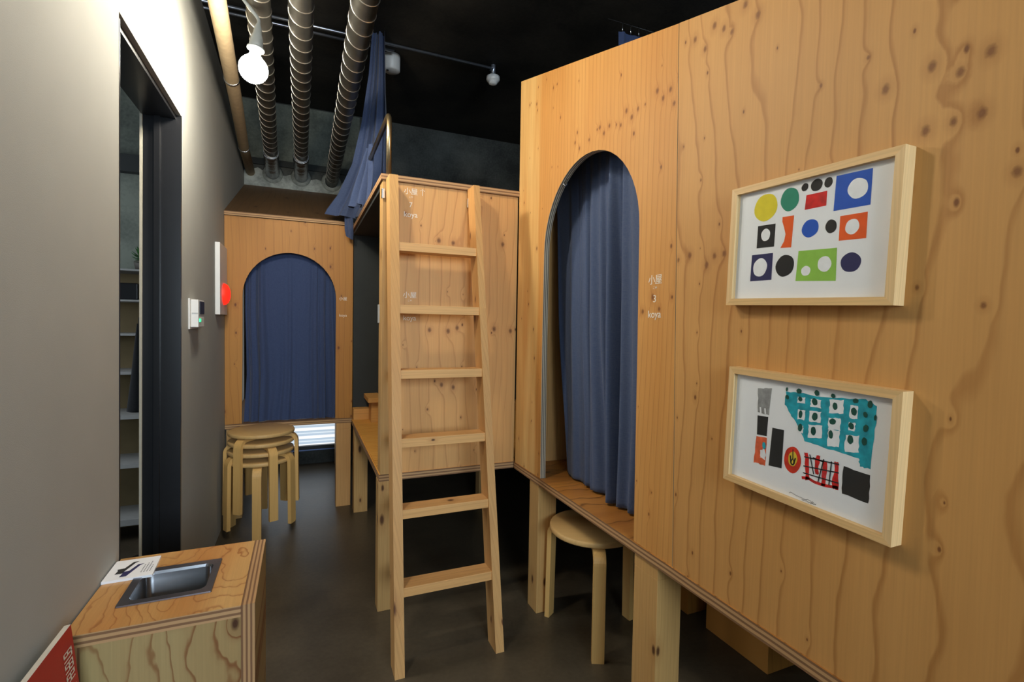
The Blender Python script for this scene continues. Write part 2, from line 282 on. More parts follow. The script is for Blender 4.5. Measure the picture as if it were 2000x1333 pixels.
# ------------------------------------------------------------------ mesh helpers
class MB:
    """collects shapes given in room coordinates; build() links them as one mesh object"""
    def __init__(s): s.bm = bmesh.new()
    def box(s, x0, x1, y0, y1, z0, z1, faces=None, bevel=0):
        vs = [s.bm.verts.new((x, y, z)) for z in (z0, z1) for y in (y0, y1) for x in (x0, x1)]
        fs = []
        for n, q in (('-z', (0, 2, 3, 1)), ('+z', (4, 5, 7, 6)), ('-y', (0, 1, 5, 4)), ('+y', (2, 6, 7, 3)), ('-x', (0, 4, 6, 2)), ('+x', (1, 3, 7, 5))):
            f = s.bm.faces.new([vs[i] for i in q]); f.material_index = (faces or {}).get(n, 0); fs.append(f)
        if bevel:
            es = list({e for f in fs for e in f.edges})
            bmesh.ops.bevel(s.bm, geom=es, offset=bevel, segments=2, affect='EDGES', profile=.6)
        return s
    def hexa(s, pts, mi=0, faces=None):
        """eight corners: lower four then upper four, both going round the same way"""
        vs = [s.bm.verts.new(p) for p in pts]
        for k, q in enumerate(((3, 2, 1, 0), (4, 5, 6, 7), (0, 1, 5, 4), (1, 2, 6, 5), (2, 3, 7, 6), (3, 0, 4, 7))):
            f = s.bm.faces.new([vs[i] for i in q]); f.material_index = (faces or {}).get(k, mi)
        return s
    def prism(s, pts, d, mi=0, side=None, hole=None, hole_mi=None):
        """flat outline (3-D points) thickened along vector d; an optional hole outline"""
        d = Vector(d)
        loops = [pts] + ([hole] if hole else [])
        fr, bk = [], []
        for lp in loops:
            fr.append([s.bm.verts.new(Vector(p)) for p in lp]); bk.append([s.bm.verts.new(Vector(p)+d) for p in lp])
        for k, (a, b) in enumerate(zip(fr, bk)):
            n = len(a)
            for i in range(n):
                f = s.bm.faces.new((a[i], a[(i+1) % n], b[(i+1) % n], b[i]))
                f.material_index = (hole_mi if (k and hole_mi is not None) else (mi if side is None else side))
        if not hole:
            for lp in (fr[0], list(reversed(bk[0]))):
                f = s.bm.faces.new(lp); f.material_index = mi
        else:
            for lps in (fr, bk):
                es = []
                for lp in lps:
                    for i in range(len(lp)):
                        es.append(s.bm.edges.get((lp[i], lp[(i+1) % len(lp)])))
                r = bmesh.ops.triangle_fill(s.bm, edges=es, use_beauty=True, use_dissolve=False)
                for g in r['geom']:
                    if isinstance(g, bmesh.types.BMFace): g.material_index = mi
        bmesh.ops.recalc_face_normals(s.bm, faces=s.bm.faces[:])
        return s
    def tube(s, path, r, n=12, mi=0, caps=True):
        """round bar swept along a path; r a number or one per point"""
        P = [Vector(p) for p in path]; rs = r if isinstance(r, (list, tuple)) else [r]*len(P)
        rings = []
        t0 = (P[1]-P[0]).normalized(); a = t0.orthogonal().normalized()
        for i, p in enumerate(P):
            t = ((P[min(i+1, len(P)-1)]-P[max(i-1, 0)])).normalized()
            a = (a - t*a.dot(t)).normalized(); b = t.cross(a)
            rings.append([s.bm.verts.new(p + (a*math.cos(2*PI*k/n)+b*math.sin(2*PI*k/n))*rs[i]) for k in range(n)])
        for A, Bq in zip(rings, rings[1:]):
            for k in range(n):
                f = s.bm.faces.new((A[k], A[(k+1) % n], Bq[(k+1) % n], Bq[k])); f.material_index = mi; f.smooth = True
        if caps:
            f = s.bm.faces.new(list(reversed(rings[0]))); f.material_index = mi
            f = s.bm.faces.new(rings[-1]); f.material_index = mi
        return s
    def lathe(s, prof, c, n=32, mi=0, axis=Z, smooth=True):
        """profile of (radius, height) turned about an axis through c"""
        ax = Vector(axis).normalized(); a = ax.orthogonal().normalized(); b = ax.cross(a); c = Vector(c)
        rings = []
        for r, h in prof:
            if r < 1e-5: rings.append([s.bm.verts.new(c+ax*h)])
            else: rings.append([s.bm.verts.new(c+ax*h+(a*math.cos(2*PI*k/n)+b*math.sin(2*PI*k/n))*r) for k in range(n)])
        for A, Bq in zip(rings, rings[1:]):
            for k in range(n):
                if len(A) == 1 and len(Bq) == 1: continue
                if len(A) == 1: q = (A[0], Bq[(k+1) % n], Bq[k])
                elif len(Bq) == 1: q = (A[k], A[(k+1) % n], Bq[0])
                else: q = (A[k], A[(k+1) % n], Bq[(k+1) % n], Bq[k])
                f = s.bm.faces.new(q); f.material_index = mi; f.smooth = smooth
        bmesh.ops.recalc_face_normals(s.bm, faces=s.bm.faces[:])
        return s
    def sheet(s, fn, nu, nv, mi=0):
        g = [[s.bm.verts.new(fn(i/nu, j/nv)) for i in range(nu+1)] for j in range(nv+1)]
        for j in range(nv):
            for i in range(nu):
                f = s.bm.faces.new((g[j][i], g[j][i+1], g[j+1][i+1], g[j+1][i])); f.smooth = True; f.material_index = mi
        return s
    def build(s, name, mats, parent=None, thick=0):
        if isinstance(mats, str): mats = [mats]
        base = Vector(parent['_b']) if parent is not None else Vector((0, 0, 0))
        if base.length: bmesh.ops.translate(s.bm, verts=s.bm.verts[:], vec=-base)
        me = bpy.data.meshes.new(name); s.bm.to_mesh(me); s.bm.free()
        for m in mats: me.materials.append(MATS[m])
        o = bpy.data.objects.new(name, me); COL.objects.link(o)
        if parent is not None:
            o.parent = parent; o['_b'] = tuple(base)
        else: o['_b'] = (0, 0, 0)
        if thick:
            md = o.modifiers.new('thickness', 'SOLIDIFY'); md.thickness = thick; md.offset = 0
        return o
def tag(o, label, cat, group=None):
    o['label'] = label; o['category'] = cat
    if group: o['group'] = group
    return o
def thing(name, base, label, cat, group=None):
    o = bpy.data.objects.new(name, None); COL.objects.link(o); o.location = base; o.empty_display_size = .1
    o['_b'] = tuple(base)
    return tag(o, label, cat, group)
def struct(name, mb, mats):
    o = mb.build(name, mats); o['kind'] = 'structure'; return o
def rebase(o, base):
    """move a one-mesh thing's origin to its own base"""
    o.data.transform(Matrix.Translation(-Vector(base))); o.location = base; return o
def text_mesh(body, size, align='CENTER'):
    c = bpy.data.curves.new('lettering', 'FONT'); c.body = body; c.size = size; c.align_x = align; c.extrude = .0004
    o = bpy.data.objects.new('lettering', c); me = bpy.data.meshes.new_from_object(o)
    bpy.data.objects.remove(o); bpy.data.curves.remove(c); return me
def lettering(rows, origin, right, upv, parent, mat='lettering_white', name='lettering'):
    """rows of (text, size, dx, dy): flat letters on a surface, each row an object"""
    R, U = Vector(right), Vector(upv); Nn = R.cross(U)
    for body, size, dx, dy in rows:
        me = text_mesh(body, size); mb = MB(); mb.bm.from_mesh(me); bpy.data.meshes.remove(me)
        for v in mb.bm.verts: v.co = Vector(origin) + R*(v.co.x+dx) + U*(v.co.y+dy) + Nn*(v.co.z+.0006)
        mb.build(name, mat, parent)

# ------------------------------------------------------------------ setting
XR, Y7, YB, YW = 1.3707, 2.1312, 3.464, 4.6
CEIL = 3.06
struct('floor', MB().box(-2.6, 4.2, -3.2, YW+.1, -.1, 0), 'floor_concrete')
struct('ceiling', MB().box(-2.6, 4.2, -3.2, YW+.1, CEIL, CEIL+.1), 'ceiling_concrete')
# partition on the left, with its door opening
T = .115
w = MB()
def wall_slab(pts): w.prism([(0, y, z) for y, z in pts], (-T, 0, 0))
wall_slab([(-3.2, 0), (1.555, 0), (1.612, 2.047), (1.612, 2.75), (-3.2, 2.75)])
wall_slab([(1.612, 2.047), (2.327, 2.047), (2.327, 2.75), (1.612, 2.75)])
wall_slab([(2.262, 0), (YW, 0), (YW, 2.42), (4.41, 2.50), (3.41, 2.715), (2.743, 2.75), (2.327, 2.75), (2.327, 2.047)])
struct('wall_left', w, 'wall_paint')
d = MB()
d.hexa([(-T-.01, 2.250, 0), (.002, 2.250, 0), (.002, 2.262, 0), (-T-.01, 2.262, 0), (-T-.01, 2.315, 2.035), (.002, 2.315, 2.035), (.002, 2.327, 2.047), (-T-.01, 2.327, 2.047)])
d.box(-T-.01, -.016, 1.612, 2.327, 2.028, 2.046)
d.hexa([(-.085, 2.238, 0), (-.066, 2.238, 0), (-.066, 2.25, 0), (-.085, 2.25, 0), (-.085, 2.303, 2.03), (-.066, 2.303, 2.03), (-.066, 2.315, 2.03), (-.085, 2.315, 2.03)])
d.hexa([(-T-.01, 1.555, 0), (.001, 1.555, 0), (.001, 1.561, 0), (-T-.01, 1.561, 0), (-T-.01, 1.612, 2.03), (.001, 1.612, 2.03), (.001, 1.618, 2.03), (-T-.01, 1.618, 2.03)])
struct('door_1', d, 'black_steel')
t = MB()
t.hexa([(-T-.016, 2.244, 0), (-T-.008, 2.244, 0), (-T-.006, 2.27, 0), (-T-.022, 2.27, 0), (-T-.016, 2.309, 2.04), (-T-.008, 2.309, 2.04), (-T-.006, 2.335, 2.05), (-T-.022, 2.335, 2.05)])
struct('trim_1', t, 'pale_trim')
# rear concrete wall with a low window behind the rear hut
struct('wall_back', MB().box(-2.6, .03, YW, YW+.1, 0, CEIL).box(.74, 4.2, YW, YW+.1, 0, CEIL).box(.03, .74, YW, YW+.1, 0, .11).box(.03, .74, YW, YW+.1, 1.62, CEIL), 'dark_concrete')
struct('window_1', MB().box(.03, .74, YW+.03, YW+.05, .155, 1.60), 'frosted_window')
struct('trim_2', MB().box(.03, .74, YW-.01, YW+.07, .11, .158).box(.03, .05, YW-.01, YW+.06, .158, 1.62).box(.72, .74, YW-.01, YW+.06, .158, 1.62).box(.03, .74, YW-.012, YW-.004, .118, .127, faces={k: 1 for k in ('-y', '+z', '-z')}), ['window_black', 'window_rail'])
struct('wall_right', MB().box(4.1, 4.2, -3.2, YW, 0, CEIL), 'dark_concrete')
struct('wall_side_room', MB().box(-2.7, -2.6, -3.2, YW, 0, CEIL), 'rear_concrete')
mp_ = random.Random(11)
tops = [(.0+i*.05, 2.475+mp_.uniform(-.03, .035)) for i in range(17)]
struct('lamplit_patch_low', MB().prism([(.0, YW-.006, 2.30)]+[(.8, YW-.006, 2.30)]+[(x, YW-.006, z) for x, z in reversed(tops)], (0, .005, 0)), 'mortar_and_lit_wall')  # pale patch painting in the lamplight on the wall between the ducts
struct('trim_5', MB().box(-.02, 1.0, YW-.02, YW-.001, 2.53, 2.58), 'dark_paint_and_shade')
struct('lamplit_patch_high', MB().box(-.02, .9, YW-.004, YW-.0005, 2.58, CEIL-.01), 'rear_concrete')  # lighter concrete sheet, lamplight on the upper wall put into its colour
# wall behind the viewer with the street window
struct('wall_front', MB().box(-2.6, -.4, -3.3, -3.2, 0, CEIL).box(1.9, 4.2, -3.3, -3.2, 0, CEIL).box(-.4, 1.9, -3.3, -3.2, 0, 1.1).box(-.4, 1.9, -3.3, -3.2, 2.45, CEIL), 'rear_concrete')
struct('window_2', MB().box(-.4, 1.9, -3.26, -3.25, 1.1, 2.45), 'clear_glazing')
# side room seen through the door
struct('wall_room_end', MB().box(-2.6, -T, 3.6, 3.68, 0, CEIL), 'rear_concrete')
struct('trim_3', MB().box(-2.6, -T-.02, 3.54, 3.6, 2.10, 2.2), 'dark_paint_and_shade')

# ------------------------------------------------------------------ ceiling services
def duct(xa, xb, z, r, label, foil_from, pitch):
    t = thing('spiral_duct', (xa, 1.2, z), label, 'duct', 'spiral ducts under the ceiling')
    y0, y1 = -2.6, YW+.02
    xx = lambda y: xa + (xb-xa)*(y-2)/2.5
    MB().tube([(xx(y0), y0, z), (xx(1.5), 1.5, z), (xx(y1), y1, z)], r, 28).build('pipe', 'galvanised', t)
    b = MB()
    y = 1.3
    n = int((foil_from-y)/pitch*20)
    pts = []
    for i in range(n+1):
        a = 2*PI*i/20; yy = y + pitch*i/20
        pts.append((xx(yy)+math.cos(a)*(r+.0005), yy, z+math.sin(a)*(r+.0005)))
    b.tube(pts, .0024, 5).build('spiral_seam', 'duct_seam', t)
    if foil_from < 4.4:
        f = MB(); P = []; R = []
        yy = foil_from
        while yy < YW-.01:
            P.append((xx(yy), yy, z)); R.append(r+.004+random.uniform(0, .006)); yy += .03
        f.tube(P, R, 24).build('foil_sleeve', 'foil', t)
    m = MB(); m.lathe([(r+.004, -.03), (r+.012, -.028), (r+.028, -.012), (r+.036, 0), (r+.02, .01)], (xx(YW), YW, z), 26, axis=Y, smooth=True)
    m.build('mortar_collar', 'mortar_and_lit_wall', t)
    return t
duct(.287, .212, 2.465, .045, 'spiral duct running behind the glowing bulb, foil wrapped at its far end', 4.02, .100)
duct(.434, .426, 2.465, .046, 'middle spiral duct of three, foil wrapped where it meets the wall', 4.02, .100)
duct(.655, .668, 2.455, .050, 'spiral duct beside the blue loft curtain, unwrapped up to the wall', 4.5, .105)
t = thing('insulated_pipe', (.1, 1.2, 2.47), 'pale beige insulated pipe along the top of the painted wall', 'pipe')
MB().tube([(.165, 1.0, 2.47), (.143, 2.1, 2.47), (.095, 3.2, 2.47), (.055, 4.0, 2.47), (.045, YW, 2.46)], .033, 20).build('pipe', 'insulation', t)
for y, x in ((2.9, .108), (4.0, .055)):
    MB().lathe([(.034, -.008), (.0365, -.008), (.0365, .008), (.034, .008)], (x, y, 2.47), 20, axis=(-.05, 1, 0)).build('clamp', 'chrome', t)
def conduit(y, x1, label):
    o = MB().tube([(-.6, y, 3.03), (x1, y, 3.03)], .0085, 10).build('steel_conduit', 'conduit_steel')
    tag(o, label, 'conduit', 'steel conduits under the ceiling'); return rebase(o, (-.6, y, 3.03))
conduit(3.345, .99, 'shorter steel conduit crossing above the ducts, farther from the front')
conduit(3.275, 1.66, 'long steel conduit crossing under the dark ceiling to the small detector')
t = thing('smoke_detector', (.995, 3.47, CEIL), 'tall white drum shaped detector beside the loft curtain top', 'detector')
MB().lathe([(0, -.105), (.046, -.105), (.056, -.098), (.057, -.02), (.057, 0), (0, 0)], (.995, 3.47, CEIL), 32).build('body', 'white_plastic', t)
MB().lathe([(.0, -.112), (.008, -.11), (.008, -.1), (0, -.1)], (.965, 3.455, CEIL), 12).build('lens', 'black_plastic', t)
t = thing('smoke_detector', (1.665, 3.29, CEIL), 'small grey detector hanging on a short stem at the conduit end', 'detector')
MB().lathe([(.017, 0), (.017, -.075), (0, -.075)], (1.665, 3.29, CEIL), 16).build('stem', 'conduit_steel', t)
MB().lathe([(0, -.07), (.03, -.07), (.046, -.08), (.047, -.1), (.04, -.112), (.03, -.118), (.03, -.126), (.018, -.134), (0, -.134)], (1.665, 3.29, CEIL), 28).build('sensor_head', 'white_plastic', t)
MB().box(1.64, 1.655, 3.25, 3.3, 3.02, 3.04, bevel=.002).build('connector', 'conduit_steel', t)

# pendant bulb
def pendant(bx, by, bz, tilt, gr, bend, rose, rose_axis, label):
    t = thing('pendant_lamp', (bx, by, bz), label, 'lamp')
    ax = Vector(tilt).normalized()
    lp = lambda h: Vector((bx, by, bz))+ax*h
    pth = [lp(.165), lp(.18)] + [Vector(p) for p in bend]
    sm = []
    for i in range(len(pth)-1):
        p0, p1, p2, p3 = pth[max(i-1, 0)], pth[i], pth[i+1], pth[min(i+2, len(pth)-1)]
        for k in range(8):
            q = k/8; sm.append(.5*((2*p1)+(p2-p0)*q+(2*p0-5*p1+4*p2-p3)*q*q+(3*p1-p0-3*p2+p3)*q**3))
    sm.append(pth[-1])
    MB().tube(sm, .0065, 12).build('cable', 'cable_grey', t)
    MB().lathe([(0, .022), (.016, .022), (.034, .012), (.036, 0), (0, 0)], rose, 28, axis=rose_axis).build('rose', 'cable_grey', t)
    MB().lathe([(.0065, .172), (.013, .155), (.015, .135), (.021, .118), (.024, .094), (.024, .078), (.0, .078)], (bx, by, bz), 28, axis=ax).build('socket', 'cable_grey', t)
    MB().lathe([(.0245, .083), (.030, .080), (.030, .073), (.0235, .072)], (bx, by, bz), 28, axis=ax).build('socket_ring', 'cable_grey', t)
    prof = [(0, -gr)]
    for i in range(1, 17):
        a = -PI/2 + i/16*PI*.80; prof.append((gr*math.cos(a), gr*math.sin(a)))
    prof += [(.0200, gr+.002), (.0182, gr+.010), (.0175, gr+.024)]
    MB().lathe(prof, (bx, by, bz), 32, axis=ax).build('bulb', 'bulb_glow', t)
pendant(.2698, 2.12, 2.192, (.10, 0, .995), .050, [(.283, 2.12, 2.385), (.262, 2.118, 2.410), (.226, 2.114, 2.455), (.208, 2.112, 2.52), (.206, 2.11, 2.70), (.206, 2.11, 3.05)],
        (.206, 2.11, CEIL), (0, 0, -1), 'bare globe bulb glowing on a grey cable by the painted wall')
pendant(.360, 1.42, 2.330, (0, 0, 1), .050, [(.360, 1.42, 2.62), (.360, 1.42, 2.85), (.360, 1.42, 3.05)],
        (.36, 1.42, CEIL), (0, 0, -1), 'bare globe bulb of the same kind hanging from the ceiling, nearer the front')

# ------------------------------------------------------------------ the hut on the right
ZF = .597           # sleeping floor level
slope = lambda y: 2.3735 + (y-2.1216)*.2865
hut = thing('sleeping_hut', (XR, 1.0, 0), 'large plywood hut on post legs carrying two framed pictures', 'hut')
yl, yr, ya, za, rr = 1.853, 1.216, 1.5345, 1.548, .3165
hole = [(XR, yl-.008, ZF+.001), (XR, yl, 1.15)]
for i in range(25):
    a = i/24*PI; hole.append((XR, ya+rr*math.cos(a), za+(rr-.004)*math.sin(a)))
hole += [(XR, yr-.004, 1.15), (XR, yr-.010, ZF+.001)]
SEAM = 1.048
sheet = [(XR, 2.1216, ZF), (XR, hole[0][1], ZF)]
outer = [(XR, 2.115, ZF)] + hole + [(XR, SEAM-.012, ZF), (XR, SEAM+.024, slope(SEAM)), (XR, 2.1216, slope(2.1216))]
MB().prism(outer, (.024, 0, 0), 0, 1).build('arch_panel', ['ply_straight', 'edge_arch'], hut)
MB().prism([(XR, SEAM-.014, ZF), (XR, -.42, ZF), (XR, -.42, slope(-.42)), (XR, SEAM+.022, slope(SEAM))], (.024, 0, 0), 0, 1).build('plain_panel', ['ply_wavy', 'edge_z'], hut)
MB().box(XR-.004, 2.5, -.44, 2.117, .567, ZF, faces={'-x': 1, '-y': 1, '+z': 2}).build('sleeping_floor', ['ply_roof', 'edge_z', 'ply_floor'], hut)
MB().prism([(XR+.024, 2.078, ZF), (2.48, 2.078, ZF), (2.48, 2.078, slope(2.08)-.03), (XR+.024, 2.078, slope(2.08)-.03)], (0, .022, 0)).build('end_wall', 'ply_inside', hut)
MB().prism([(XR+.024, -.42, ZF), (2.48, -.42, ZF), (2.48, -.42, slope(-.4)-.03), (XR+.024, -.42, slope(-.4)-.03)], (0, .022, 0)).build('near_wall', 'ply_inside', hut)
MB().box(2.46, 2.48, -.4, 2.078, ZF, 1.75).build('rear_wall', 'ply_inside', hut)
MB().hexa([(XR+.024, -.42, slope(-.42)-.03), (2.5, -.42, slope(-.42)-.03), (2.5, 2.115, slope(2.115)-.03), (XR+.024, 2.115, slope(2.115)-.03),
           (XR+.024, -.42, slope(-.42)-.006), (2.5, -.42, slope(-.42)-.006), (2.5, 2.115, slope(2.115)-.006), (XR+.024, 2.115, slope(2.115)-.006)]).build('roof', 'ply_roof', hut)
def post(x0, x1, y0, y1, z1, parent, z0=0, mat='pine'):
    p = MB().box(x0, x1, y0, y1, z0, z1-.04, bevel=.002)
    p.box(x0, x1, y0, y1, z1-.04, z1, bevel=.001)
    return p.build('post', mat, parent)
post(XR+.004, 1.462, 1.098, 1.205, .567, hut)
post(XR+.004, 1.462, 1.868, 1.955, .567, hut)
post(2.38, 2.47, .0, .09, .567, hut); post(2.38, 2.47, 1.95, 2.04, .567, hut); post(XR+.01, 1.46, -.3, -.21, .567, hut)
lettering([('小屋', .030, 0, .062), ('こや', .009, 0, .046), ('3', .030, 0, .008), ('koya', .030, 0, -.036)], (XR, 1.139, 1.312), (0, -1, 0), Z, hut)
MB().tube([(XR+.012, 1.69, 1.815), (XR+.012, 1.69, 1.795), (XR+.004, 1.69, 1.788), (XR-.002, 1.69, 1.795)], .0025, 8).build('screw_hook', 'chrome', hut)

def curtain(name, mats, L_, R_, top_fold, folds, depth, label, group=None, nu=220, nv=60, thick=.0015, pleat=None):
    """L_, R_: edge polylines (x, y, z) from top to hem; folds across with drifting phase"""
    def along(P, t):
        t *= len(P)-1; i = min(int(t), len(P)-2); q = t-i
        return Vector(P[i]).lerp(Vector(P[i+1]), q)
    rnd = random.Random(label); ph = [rnd.uniform(0, 6.28) for _ in range(6)]
    def fn(u, v):
        a, b = along(L_, v), along(R_, v); p = a.lerp(b, u)
        dr = (b-a).normalized(); n = dr.cross(Vector(Z)).normalized()
        k = folds
        uu = u + .05*math.sin(2*PI*u*1.3+ph[5]) + .022*math.sin(2*PI*u*3.1+ph[3]) + .012*math.sin(4*v+ph[0]+9*u)
        f = math.sin(2*PI*k*uu+ph[1]+.5*math.sin(2.2*v+ph[2])) + .55*math.sin(2*PI*k*1.63*uu+ph[3]+.8*v) + .35*math.sin(2*PI*k*2.9*uu+ph[4]-.9*v)
        amp = depth*(top_fold+(1-top_fold)*min(1, v*1.4))*(.6+.4*math.sin(3.1*u*k*.37+ph[5]))
        hem = .0015*math.sin(2*PI*k*uu+ph[1]) if v > .985 else 0
        return p + n*amp*f*.5 + dr*.25*amp*math.cos(2*PI*k*uu*1.1+ph[2]) + Vector((0, 0, hem))
    return MB().sheet(fn, nu, nv)
cb = curtain('c', '', [(1.50, 2.01, 1.93), (1.50, 1.985, 1.72), (1.50, 1.945, 1.24), (1.50, 1.89, .85), (1.50, 1.874, .606)], [(1.50, 1.14, 1.93), (1.50, 1.15, 1.5), (1.50, 1.16, 1.0), (1.50, 1.17, .604)], .3, 6.5, .055, 'right').build('hanging_curtain', 'cloth_blue', thick=.0015)
tag(cb, 'denim blue curtain filling the arch of the large right hut', 'curtain'); rebase(cb, (1.5, 1.6, .606))

# boxes stored under the hut
def crate(x0, x1, y0, y1, z1, label):
    b = MB().box(x0, x1, y0, y1, .0, z1, bevel=.003)
    o = b.build('wooden_block', 'ply_rear'); tag(o, label, 'box', 'timber blocks under the large hut'); return rebase(o, (x0, y0, 0))
crate(1.99, 2.35, 1.224, 1.52, .30, 'long timber box lying under the large hut behind the near post')
crate(1.985, 2.09, 1.62, 1.86, .34, 'short timber block under the large hut, deeper in beyond the long box')

# pictures
def picture(cy, cz, w_, h_, ang, label, art):
    t = thing('framed_picture', (1.342, cy, cz), label, 'picture', 'framed prints on the large hut')
    ca, sa = math.cos(ang), math.sin(ang)
    R, U = Vector((0, -ca, -sa)), Vector((0, -sa, ca))      # to the viewer's right, and up
    Nn = Vector((-1, 0, 0)); O = Vector((1.342, cy, cz)); fwid, dep = .0145, .0287
    P = lambda a, b, c=0: O + R*a + U*b + Nn*c
    a, b = w_/2, h_/2
    def bar(q, mat):
        MB().hexa([P(*q[0], -dep), P(*q[1], -dep), P(*q[2], -dep), P(*q[3], -dep), P(*q[0], 0), P(*q[1], 0), P(*q[2], 0), P(*q[3], 0)]).build('frame_bar', mat, t)
    f = fwid
    bar([(-a, b-f) if False else (-a, b), (a, b), (a-f, b-f), (-a+f, b-f)][::-1], 'frame_oak')
    bar([(-a, -b), (a, -b), (a-f, -b+f), (-a+f, -b+f)], 'frame_oak')
    bar([(-a, -b), (-a+f, -b+f), (-a+f, b-f), (-a, b)], 'frame_oak_upright')
    bar([(a, -b), (a, b), (a-f, b-f), (a-f, -b+f)], 'frame_oak_upright')
    iw, ih = w_-2*f, h_-2*f
    m = MB(); mats = ['paper']
    m.hexa([P(-iw/2, -ih/2, -.016), P(iw/2, -ih/2, -.016), P(iw/2, ih/2, -.016), P(-iw/2, ih/2, -.016), P(-iw/2, -ih/2, -.011), P(iw/2, -ih/2, -.011), P(iw/2, ih/2, -.011), P(-iw/2, ih/2, -.011)])
    lay = [0]
    def put(ink, uv, k):
        nm = 'ink_'+ink
        if nm not in mats: mats.append(nm)
        c = -.011 + .0003*(k+1)
        f_ = m.bm.faces.new([m.bm.verts.new(P((u-.5)*iw, (v-.5)*ih, c)) for u, v in uv]); f_.material_index = mats.index(nm)
        f_.normal_update()
        if f_.normal.dot(Nn) < 0: f_.normal_flip()
    art(put, random.Random(3), iw/ih)
    m.build('print', mats, t)
    MB().hexa([P(-iw/2, -ih/2, -.0055), P(iw/2, -ih/2, -.0055), P(iw/2, ih/2, -.0055), P(-iw/2, ih/2, -.0055), P(-iw/2, -ih/2, -.004), P(iw/2, -ih/2, -.004), P(iw/2, ih/2, -.004), P(-iw/2, ih/2, -.004)]).build('glazing', 'clear_glazing', t)
    return t
def blob(c, rnd, wob=.05, n=26):
    x, y, rx, ry = c; p = [rnd.uniform(0, 6.28) for _ in range(3)]
    return [(x+rx*math.cos(a)*(1+wob*math.sin(2*a+p[0])+wob*.5*math.sin(5*a+p[1])), y+ry*math.sin(a)*(1+wob*math.sin(2*a+p[0])+wob*.5*math.sin(5*a+p[1]))) for a in [2*PI*i/n for i in range(n)]]
def art_shapes(put, rnd, asp):
    E = [('yellow', .2119, .833, .0862, .1273), ('green', .3865, .8606, .0651, .0995), ('black', .4847, .9363, .0224, .0333), ('black', .5599, .9325, .0359, .0515), ('black', .6323, .9316, .0257, .0403),
         ('blue', .5362, .5823, .0527, .0764), ('black', .6651, .5732, .0338, .0546), ('black', .38, .2862, .0647, .0961), ('navy', .7924, .2727, .055, .0779)]
    Q = [('red', [(.4982, .8656), (.6282, .8659), (.6277, .7474), (.4929, .7446)]), ('blue', [(.6777, .9667), (.8752, .9621), (.8757, .6924), (.6734, .6923)]),
         ('black', [(.1605, .6744), (.2952, .6712), (.2933, .4671), (.1592, .469)]), ('orange', [(.3429, .718), (.4236, .7152), (.4174, .4414), (.3411, .4469), (.365, .5033), (.372, .5629), (.3582, .626), (.3435, .6776)]),
         ('orange', [(.7154, .6425), (.865, .643), (.8662, .4458), (.7162, .4499)]), ('navy', [(.1256, .4098), (.289, .4105), (.2886, .1687), (.1224, .1637)]), ('lime', [(.4699, .4023), (.7091, .396), (.7152, .1336), (.4619, .147)])]
    Wh = [(.8029, .834, .0548, .0781), (.2248, .5827, .0358, .0544), (.7874, .5464, .0398, .0574), (.1961, .2883, .0554, .0825), (.5268, .2286, .0293, .0431), (.6417, .2748, .0428, .0619)]
    for c, q in Q: put(c, q, 0)
    for e in E: put(e[0], blob(e[1:], rnd, .03), 0)
    for e in Wh: put('white', blob(e, rnd, .035), 1)
def stroke(put, ink, pts, wd, asp, k):
    for (x0, y0), (x1, y1) in zip(pts, pts[1:]):
        dx, dy = (x1-x0)*asp, y1-y0; l = math.hypot(dx, dy) or 1; nx, ny = -dy/l*wd/asp, dx/l*wd
        put(ink, [(x0+nx, y0+ny), (x1+nx, y1+ny), (x1-nx, y1-ny), (x0-nx, y0-ny)], k)
def ragged(q, rnd, amt=.006, n=5):
    out = []
    for (x0, y0), (x1, y1) in zip(q, q[1:]+q[:1]):
        for i in range(n):
            s_ = i/n; out.append((x0+(x1-x0)*s_+rnd.uniform(-amt, amt), y0+(y1-y0)*s_+rnd.uniform(-amt, amt)))
    return out
